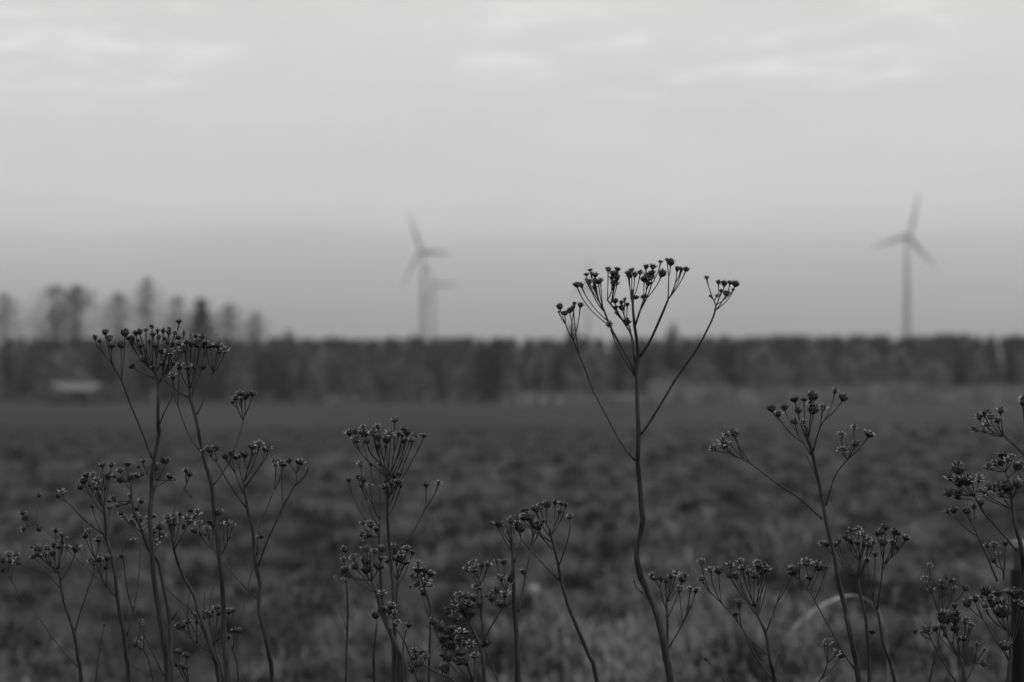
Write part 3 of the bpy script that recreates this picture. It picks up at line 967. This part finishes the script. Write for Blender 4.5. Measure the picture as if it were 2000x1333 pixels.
h L 1000,780 : 970,462,1.2 1045,412,1
b 3 2.2 L 1065,950 1100,700 1130,420
h L 1122,480 : 1125,292,1.6 1105,197,1.1 1145,147,1.2 1065,212,1
h L 1118,520 : 1240,182,1.4 1237,218,1.1 1272,210,1 1215,295,1.1 1350,250,1.3
p 1.88|low sprig of three buds at the bottom edge left of the long right stalk
s 3 2 N -10,1333 20,1300 60,1260
h N 30,1290 : 85,937,1.4 170,1042,1.4 220,1062,1.3
p 1.98|thin sparse stalk with tiny buds in the lower right
s 4.4 2.4 N 1080,1333 1150,1020 1195,640 1200,600
h N 1198,640 : 1080,197,1 1030,327,1.2 1090,422,1.2
h N 1196,650 : 1235,312,1 1210,357,1 1205,392,1 1285,332,1.1 1325,412,1.1 1430,412,1.1
p 1.80|low bushy stalk in the lower right with round capped heads
s 7 4.5 N 1420,1333 1380,1100 1350,980
h N 1365,1060 : 1130,805,1.3 1200,782,1.4 1220,695,2.1 1185,655,1.2 1320,582,1.1 1335,650,1.5
h N 1370,1080 : 1320,705,2 1325,802,1.8 1430,720,1.2 1480,782,1.3 1410,902,1.2 1220,862,1.1 1430,750,1
h N 1390,1140 : 1600,1150,1 1540,952,.8 1615,1012,.8
b 3.4 2.4 N 1330,1333 1150,1030 1070,870
h N 1080,890 : 1060,802,1.3 1035,820,1.1 930,832,1
p 1.79|dark stalk hard by the black post, fat frayed heads
s 8 4.5 N 1840,1333 1870,1100 1860,900 1835,830
h N 1845,860 : 1620,592,1.4 1660,512,1.5 1690,562,1.4 1740,457,1.4 1740,527,1.5 1785,642,2.2 1620,440,1.8
h N 1855,880 : 1800,562,1.5 1900,447,2.2 1960,442,1.4 1940,542,1.5 1980,582,1.4 1850,442,1.3
b 3 2 N 1860,1130 1600,720 1550,540
h N 1590,700 : 1440,552,1.7 1525,507,1.5
h N 1860,1120 : 1810,970,1.6
p 1.84|tall crowded stalk at the right edge with heads on many slanting arms
s 10 4.5 R 2000,1330 1970,900 1920,560 1890,480 1820,230 Q 1780,1150 1760,950 1740,800
h Q 1755,900 : 1485,705,1.5 1300,705,1.4 1650,692,1.7 1730,712,1.4 1880,645,1.7 1950,562,1.4
h Q 1765,1050 : 1240,812,1.3 1130,792,1.3 1560,862,1.2 1430,780,1.1
b 3.2 2.4 Q 1745,830 1690,540 1640,410
h Q 1650,440 : 1320,302,1.4 1420,242,1.2 1540,222,1.4 1590,82,1.4 1690,182,1.2 1770,132,1.3
h Q 1690,560 : 1880,302,1.3 1960,262,1.1
b 3.4 2.4 R 1850,760 1500,340 1200,0 Q 1040,900 960,770
h Q 965,775 : 720,602,1.6 550,512,1.5 710,352,1.8 900,572,1.7 780,572,1.1 1130,542,1.4
h Q 1010,850 : 530,822,1.7 710,802,1.6 690,892,1.5 990,562,1.1
h Q 1180,1180 : 1155,1012,1.2
b 3.4 2.4 R 1480,1360 1270,850 1090,470 1065,390
h R 1068,400 : 620,-50,1.3 870,-30,1.1 920,-20,1.1 1020,-120,1.3
b 3 2.2 R 1600,1330 1615,1130 1620,850
h R 1612,1130 : 1275,642,1.3 1420,642,1.2 1380,932,1.3 1500,802,1 1630,602,1.2
p 1.87|branch of tiny heads entering from the right edge, highest on that side
s 7 3.5 O 2280,5730 2260,3500 2180,1900 2000,1280 1800,1080 1600,930
h O 1590,920 : 1030,782,1.5 1130,532,1.5 1260,462,1.5 1340,542,1.2 1480,592,1.5 1280,702,1.4 1550,412,1.5
h O 2180,1900 : 1990,190,1.4 1975,260,1.2
"""
HEAD_PX = 13.4
GROUP = 'dried flower stalks in the foreground'
def parse():
    res, cur = [], None
    for line in STALKS.strip().splitlines():
        k = line[0]
        if k == 'p':
            d, lab = line[2:].split('|')
            cur = {'d': float(d), 'label': lab, 'parts': []}
            res.append(cur)
            continue
        if k in 'sb':
            tok = line.split()
            w0, w1 = float(tok[1]), float(tok[2])
            pts, fr = [], None
            for t in tok[3:]:
                if t in FR:
                    fr = FR[t]
                else:
                    x, y = map(float, t.split(','))
                    pts.append((fr[0] + x / fr[2], fr[1] + y / fr[2]))
            cur['parts'].append({'k': k, 'w': (w0, w1), 'pts': pts, 'h': []})
        else:
            a, b = line[2:].split(' : ')
            f, n = a.split()
            fr = FR[f]
            nx, ny = map(float, n.split(','))
            hs = []
            for t in b.split():
                x, y, s = map(float, t.split(','))
                hs.append((fr[0] + x / fr[2], fr[1] + y / fr[2], s))
            cur['parts'][-1]['h'].append(((fr[0] + nx / fr[2], fr[1] + ny / fr[2]), hs))
    return res

def build_stalk(spec, idx):
    rg = random.Random(500 + idx)
    d0 = spec['d']
    mpp = d0 / FPX                        # metres per photo pixel at this stalk
    stem = spec['parts'][0]
    # depth of any point on the plant: stem plane plus branch swing
    def world_line(pts, dep):
        return [at(p[0], p[1], d) for p, d in zip(pts, dep)]
    sway = [d0 + 0.012 * mnoise.noise(Vector((idx * 3.1, k * 0.35, 0))) for k in range(len(stem['pts']))]
    line = world_line(stem['pts'], sway)
    lo = line[0]
    slope = (line[0] - line[1]).normalized() if len(line) > 1 else Vector((0, 0, -1))
    bx = lo.x + slope.x / max(0.5, -slope.z) * lo.z * 0.35
    by = lo.y + rg.uniform(-0.05, 0.05)
    gz = ground(bx, by)
    base = Vector((bx, by, gz))
    root = empty('dried_flower_stalk', base)
    tag(root, spec['label'], 'plant', GROUP)
    mid = lo.lerp(base, 0.5) + Vector((slope.x * 0.06, 0, 0))
    full = [base + Vector((0, 0, -0.03)), lo.lerp(base, 0.8), mid, lo.lerp(base, 0.18) + Vector((slope.x * 0.04, 0, 0))] + line
    stem_line2d, stem_dep = stem['pts'], sway
    def nearest_depth(p):
        best, bd = 1e9, d0
        for q, dd in zip(stem_line2d, stem_dep):
            e = (q[0] - p[0]) ** 2 + (q[1] - p[1]) ** 2
            if e < best:
                best, bd = e, dd
        return bd
    for part in spec['parts']:
        mb = MB()
        w0, w1 = part['w']
        if part is stem:
            path = catmull([p - base for p in full], 0.006)
            dep = stem_dep
            name = 'stem'
        else:
            ds = nearest_depth(part['pts'][0])
            sw = rg.choice((-1, 1)) * rg.uniform(0.15, 0.6)
            dep, acc = [], 0.0
            for i, p in enumerate(part['pts']):
                if i:
                    acc += math.hypot(p[0] - part['pts'][i - 1][0], p[1] - part['pts'][i - 1][1])
                dep.append(ds + max(-0.03, min(0.03, sw * acc * mpp)))
            path = catmull([p - base for p in world_line(part['pts'], dep)], 0.004)
            name = 'branch'
        n = len(path)
        rad = []
        for i in range(n):
            t = i / (n - 1)
            if part is stem:
                zt = path[i].z / max(0.01, path[-1].z)
                t = max(0.0, min(1.0, (path[i].z - (lo.z - base.z)) / max(0.01, path[-1].z - (lo.z - base.z))))
                r = (w0 + (w1 - w0) * t) * 0.54 * mpp
                if path[i].z < lo.z - base.z:
                    r *= 1 + 0.35 * (1 - path[i].z / max(0.05, lo.z - base.z))
            else:
                r = (w0 + (w1 - w0) * t) * 0.5 * mpp * 1.06
            if part is stem:
                for q in spec['parts'][1:]:
                    k_ = (path[i] + base - at(q['pts'][0][0], q['pts'][0][1], d0)).length / mpp
                    if k_ < 14:
                        r *= 1 + 0.22 * (1 - k_ / 14)
            r *= 1 + 0.10 * mnoise.noise(path[i] * 55 + Vector((idx, 0, 0))) + 0.05 * mnoise.noise(path[i] * 210)
            rad.append(r)
        wob = 0.35 * mpp
        path = [p + Vector((mnoise.noise(p * 40 + Vector((idx, 5, 0))), mnoise.noise(p * 40 + Vector((idx, 0, 9))), 0)) * wob * 2.2 for p in path]
        thick = part is stem
        mb.tube(path, rad, 12 if thick else 8, 0, 0.12 if thick else 0.08)
        # knots with a scrap of dead leaf where growth forks
        def scrap(p, u, L):
            u = u.normalized()
            s = u.orthogonal().normalized() * L * 0.16
            c = Vector((rg.uniform(-1, 1), rg.uniform(-1, 1), rg.uniform(0, 0.8))) * L * 0.35
            mb.face([p - s, p + s, p + u * L * 0.6 + s * 0.8 + c, p + u * L * 0.6 - s * 0.8 + c])
            mb.face([p + u * L * 0.6 - s * 0.8 + c, p + u * L * 0.6 + s * 0.8 + c, p + u * L + c * 2.4])
        if part is not stem and rg.random() < 0.75:
            scrap(path[0], Vector((rg.uniform(-0.6, 0.6), rg.uniform(-0.6, 0.6), 1)), rg.uniform(6, 15) * mpp)
        for k in range(int(n / 24)):
            i = rg.randrange(n)
            if rg.random() < 0.35 and path[i].z > lo.z - base.z:
                an = rg.uniform(0, 6.28)
                scrap(path[i] + Vector((math.cos(an), math.sin(an), 0)) * rad[i] * 0.8, Vector((math.cos(an), math.sin(an), rg.uniform(0.3, 2))), rg.uniform(3, 9) * mpp)
        heads = []
        pdep = list(zip(part['pts'], dep))
        for node, hs in part['h']:
            nd = min(pdep, key=lambda q: (q[0][0] - node[0]) ** 2 + (q[0][1] - node[1]) ** 2)[1]
            # nearest place on this part's own line
            np_ = at(node[0], node[1], nd) - base
            ni = min(range(n), key=lambda i: (path[i] - np_).length)
            extra = []
            for q in hs:
                if len(hs) > 2 and q[2] > 0.9 and rg.random() < 0.26:
                    extra.append((q[0] + rg.choice((-1, 1)) * rg.uniform(5, 13), q[1] + rg.uniform(-4, 15), rg.uniform(0.55, 0.95)))
            hs = sorted(list(hs) + extra, key=lambda q: q[0])
            groups = []
            while hs:
                c = rg.choice((1, 2, 3)) if len(hs) > 3 else (1 if len(hs) < 3 else rg.choice((1, 2)))
                groups.append(hs[:c]); hs = hs[c:]
            spread = max([abs(q[0] - node[0]) for g in groups for q in g] + [8])
            for gi, g in enumerate(groups):
                cx = sum(q[0] for q in g) / len(g); cy = sum(q[1] for q in g) / len(g)
                lat = abs(cx - node[0]) / spread
                back = int((0.5 + lat) * rg.uniform(0.0, 14) * mpp / 0.004)
                start = path[max(0, ni - back)]
                gd = nd + max(-0.03, min(0.03, rg.uniform(-0.8, 0.8) * spread * mpp * (1.1 - 0.6 * lat)))
                if len(g) > 1:
                    t = rg.uniform(0.38, 0.6)
                    ylow = max(q[1] for q in g)
                    sub = at(node[0] + (cx - node[0]) * (t + 0.12), node[1] + (ylow - node[1]) * t, nd + (gd - nd) * t) - base
                    L = (sub - start).length
                    ctrl = start.lerp(sub, 0.5) + Vector(((sub.x - start.x) * 0.12, 0, -0.10 * L))
                    pl = [start * (1 - u) ** 2 + ctrl * 2 * u * (1 - u) + sub * u * u for u in [k / 6 for k in range(7)]]
                    mb.tube(pl, [(1.35 - 0.03 * k) * mpp for k in range(7)], 5)
                    org = sub
                else:
                    org = start
                for (hx, hy, hs_) in g:
                    hd = gd + rg.uniform(-0.006, 0.006)
                    hp = at(hx, hy, hd) - base
                    size = HEAD_PX * hs_ * mpp
                    L = (hp - org).length
                    bow = rg.uniform(0.10, 0.30)
                    ctrl = Vector((org.x + (hp.x - org.x) * (0.5 + bow), org.y + (hp.y - org.y) * (0.5 + bow), org.z + (hp.z - org.z) * (0.5 - bow * 0.35)))
                    endt = (hp - ctrl).normalized()
                    axis = (endt + Vector((rg.uniform(-0.2, 0.2), rg.uniform(-0.95, 0.15), 0.35))).normalized()
                    foot = hp - axis * size * 0.38
                    K = max(5, int(L / 0.004))
                    pl = [org * (1 - u) ** 2 + ctrl * 2 * u * (1 - u) + foot * u * u for u in [k / K for k in range(K + 1)]]
                    mb.tube(pl, [(0.92 + 0.16 * rg.random() + (0.55 * ((k / K) - 0.75) / 0.25 if k / K > 0.75 else 0)) * mpp for k in range(K + 1)], 5)
                    if rg.random() < 0.3:
                        scrap(pl[K // 2], Vector((rg.uniform(-1, 1), rg.uniform(-1, 1), 1)), rg.uniform(2, 4.5) * mpp)
                    heads.append((hp, axis, size, hs_))
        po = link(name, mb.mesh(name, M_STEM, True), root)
        for hp, axis, size, hs_ in heads:
            if hs_ < 0.85:
                me = HEADS[rg.choice((0, 5, 6))]
            elif hs_ >= 1.6:
                me = HEADS[rg.choice((0, 1, 2, 1))]
            else:
                me = HEADS[rg.choice((0, 1, 3, 4, 5, 6, 7, 3, 5, 7))]
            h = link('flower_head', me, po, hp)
            h.rotation_mode = 'QUATERNION'
            q = axis.to_track_quat('Z', 'Y')
            h.rotation_quaternion = q @ Matrix.Rotation(rg.uniform(0, 6.28), 3, 'Z').to_quaternion()
            f = size * rg.uniform(0.85, 1.18)
            h.scale = (f * rg.uniform(0.85, 1.15), f * rg.uniform(0.85, 1.15), f * rg.uniform(0.85, 1.15))
for i, spec in enumerate(parse()):
    build_stalk(spec, i)

# ------------------------------------------------------------------ bent dry leaf, post and stone behind the stalks
def build_leaf():
    d = 3.0
    pts = [at(x, y, d + k * 0.02) for k, (x, y) in enumerate(((1733, 1262), (1724, 1214), (1711, 1188), (1692, 1170), (1668, 1163), (1642, 1167), (1612, 1180), (1582, 1200), (1553, 1224), (1532, 1244)))]
    b = Vector((pts[0].x + 0.02, pts[0].y, 0))
    b.z = ground(b.x, b.y)
    pts = [b, b.lerp(pts[0], 0.4), b.lerp(pts[0], 0.8)] + pts
    line = catmull([p - b for p in pts], 0.012)
    mb = MB()
    n = len(line)
    prev = None
    for i, p in enumerate(line):
        t = i / (n - 1)
        rem = sum((line[k + 1] - line[k]).length for k in range(i, n - 1))
        w = 0.0068 * (0.10 + 0.9 * max(0.0, min(1.0, (0.155 - rem) / 0.05))) * (0.1 + 0.9 * min(1.0, rem / 0.035))
        tg = (line[min(i + 1, n - 1)] - line[max(i - 1, 0)]).normalized()
        side = tg.cross(Vector((0.15, -0.72, 0.68))).normalized() * w
        fold = Vector((0, -0.002, 0))
        cur = [p - side, p + fold, p + side]
        if prev:
            mb.face([prev[0], prev[1], cur[1], cur[0]]); mb.face([prev[1], prev[2], cur[2], cur[1]])
        prev = cur
    o = link('bent_grass_leaf', mb.mesh('bent_grass_leaf', M_LEAF, True), None, b)
    tag(o, 'pale broad dry grass leaf bent in an arch behind the right stalks', 'leaf')
build_leaf()

def build_post():
    d = 2.9
    top = at(1991, 1056, d)
    b = Vector((top.x - 0.002, top.y, 0)); b.z = ground(b.x, b.y)
    r = empty('field_post', b)
    def ring_stack(name, z0, z1, rad, mat, lean=0.0):
        mb = MB()
        k = 9
        pts = [Vector((lean * (i / k), 0, z0 + (z1 - z0) * i / k)) for i in range(k + 1)]
        mb.tube(pts, [rad * (1 + 0.05 * mnoise.noise(p * 18)) for p in pts], 14)
        link(name, mb.mesh(name, mat, True), r)
    zt = top.z - b.z
    pp = d / FPX
    ring_stack('body', -0.1, zt - 56 * pp, 15 * pp, M_POST)
    ring_stack('neck', zt - 56 * pp + 0.001, zt - 15 * pp, 8.5 * pp, M_NECK)
    ring_stack('cap', zt - 15 * pp + 0.001, zt, 14 * pp, M_CAP)
    tag(r, 'black field post with pale cap at the right edge behind the stalks', 'post')
build_post()

def build_stone(px, py, size, seed, label):
    d = EYE * FPX / (py - 775)
    x = far_xy(px, d)
    mb = MB()
    bm = bmesh.new()
    bmesh.ops.create_icosphere(bm, subdivisions=2, radius=size)
    for v in bm.verts:
        v.co *= 1 + 0.35 * mnoise.noise(v.co / size * 1.3 + Vector((seed, 0, 0)))
        v.co.z *= 0.75
    me = bpy.data.meshes.new('stone'); bm.to_mesh(me); bm.free()
    me.materials.append(M_STONE)
    o = link('stone', me, None, (x, d, ground(x, d) + size * 0.4 + 0.05))
    tag(o, label, 'stone')
build_stone(1041, 1180, 0.035, 3, 'small pale stone in the grass left of the tallest stalk')
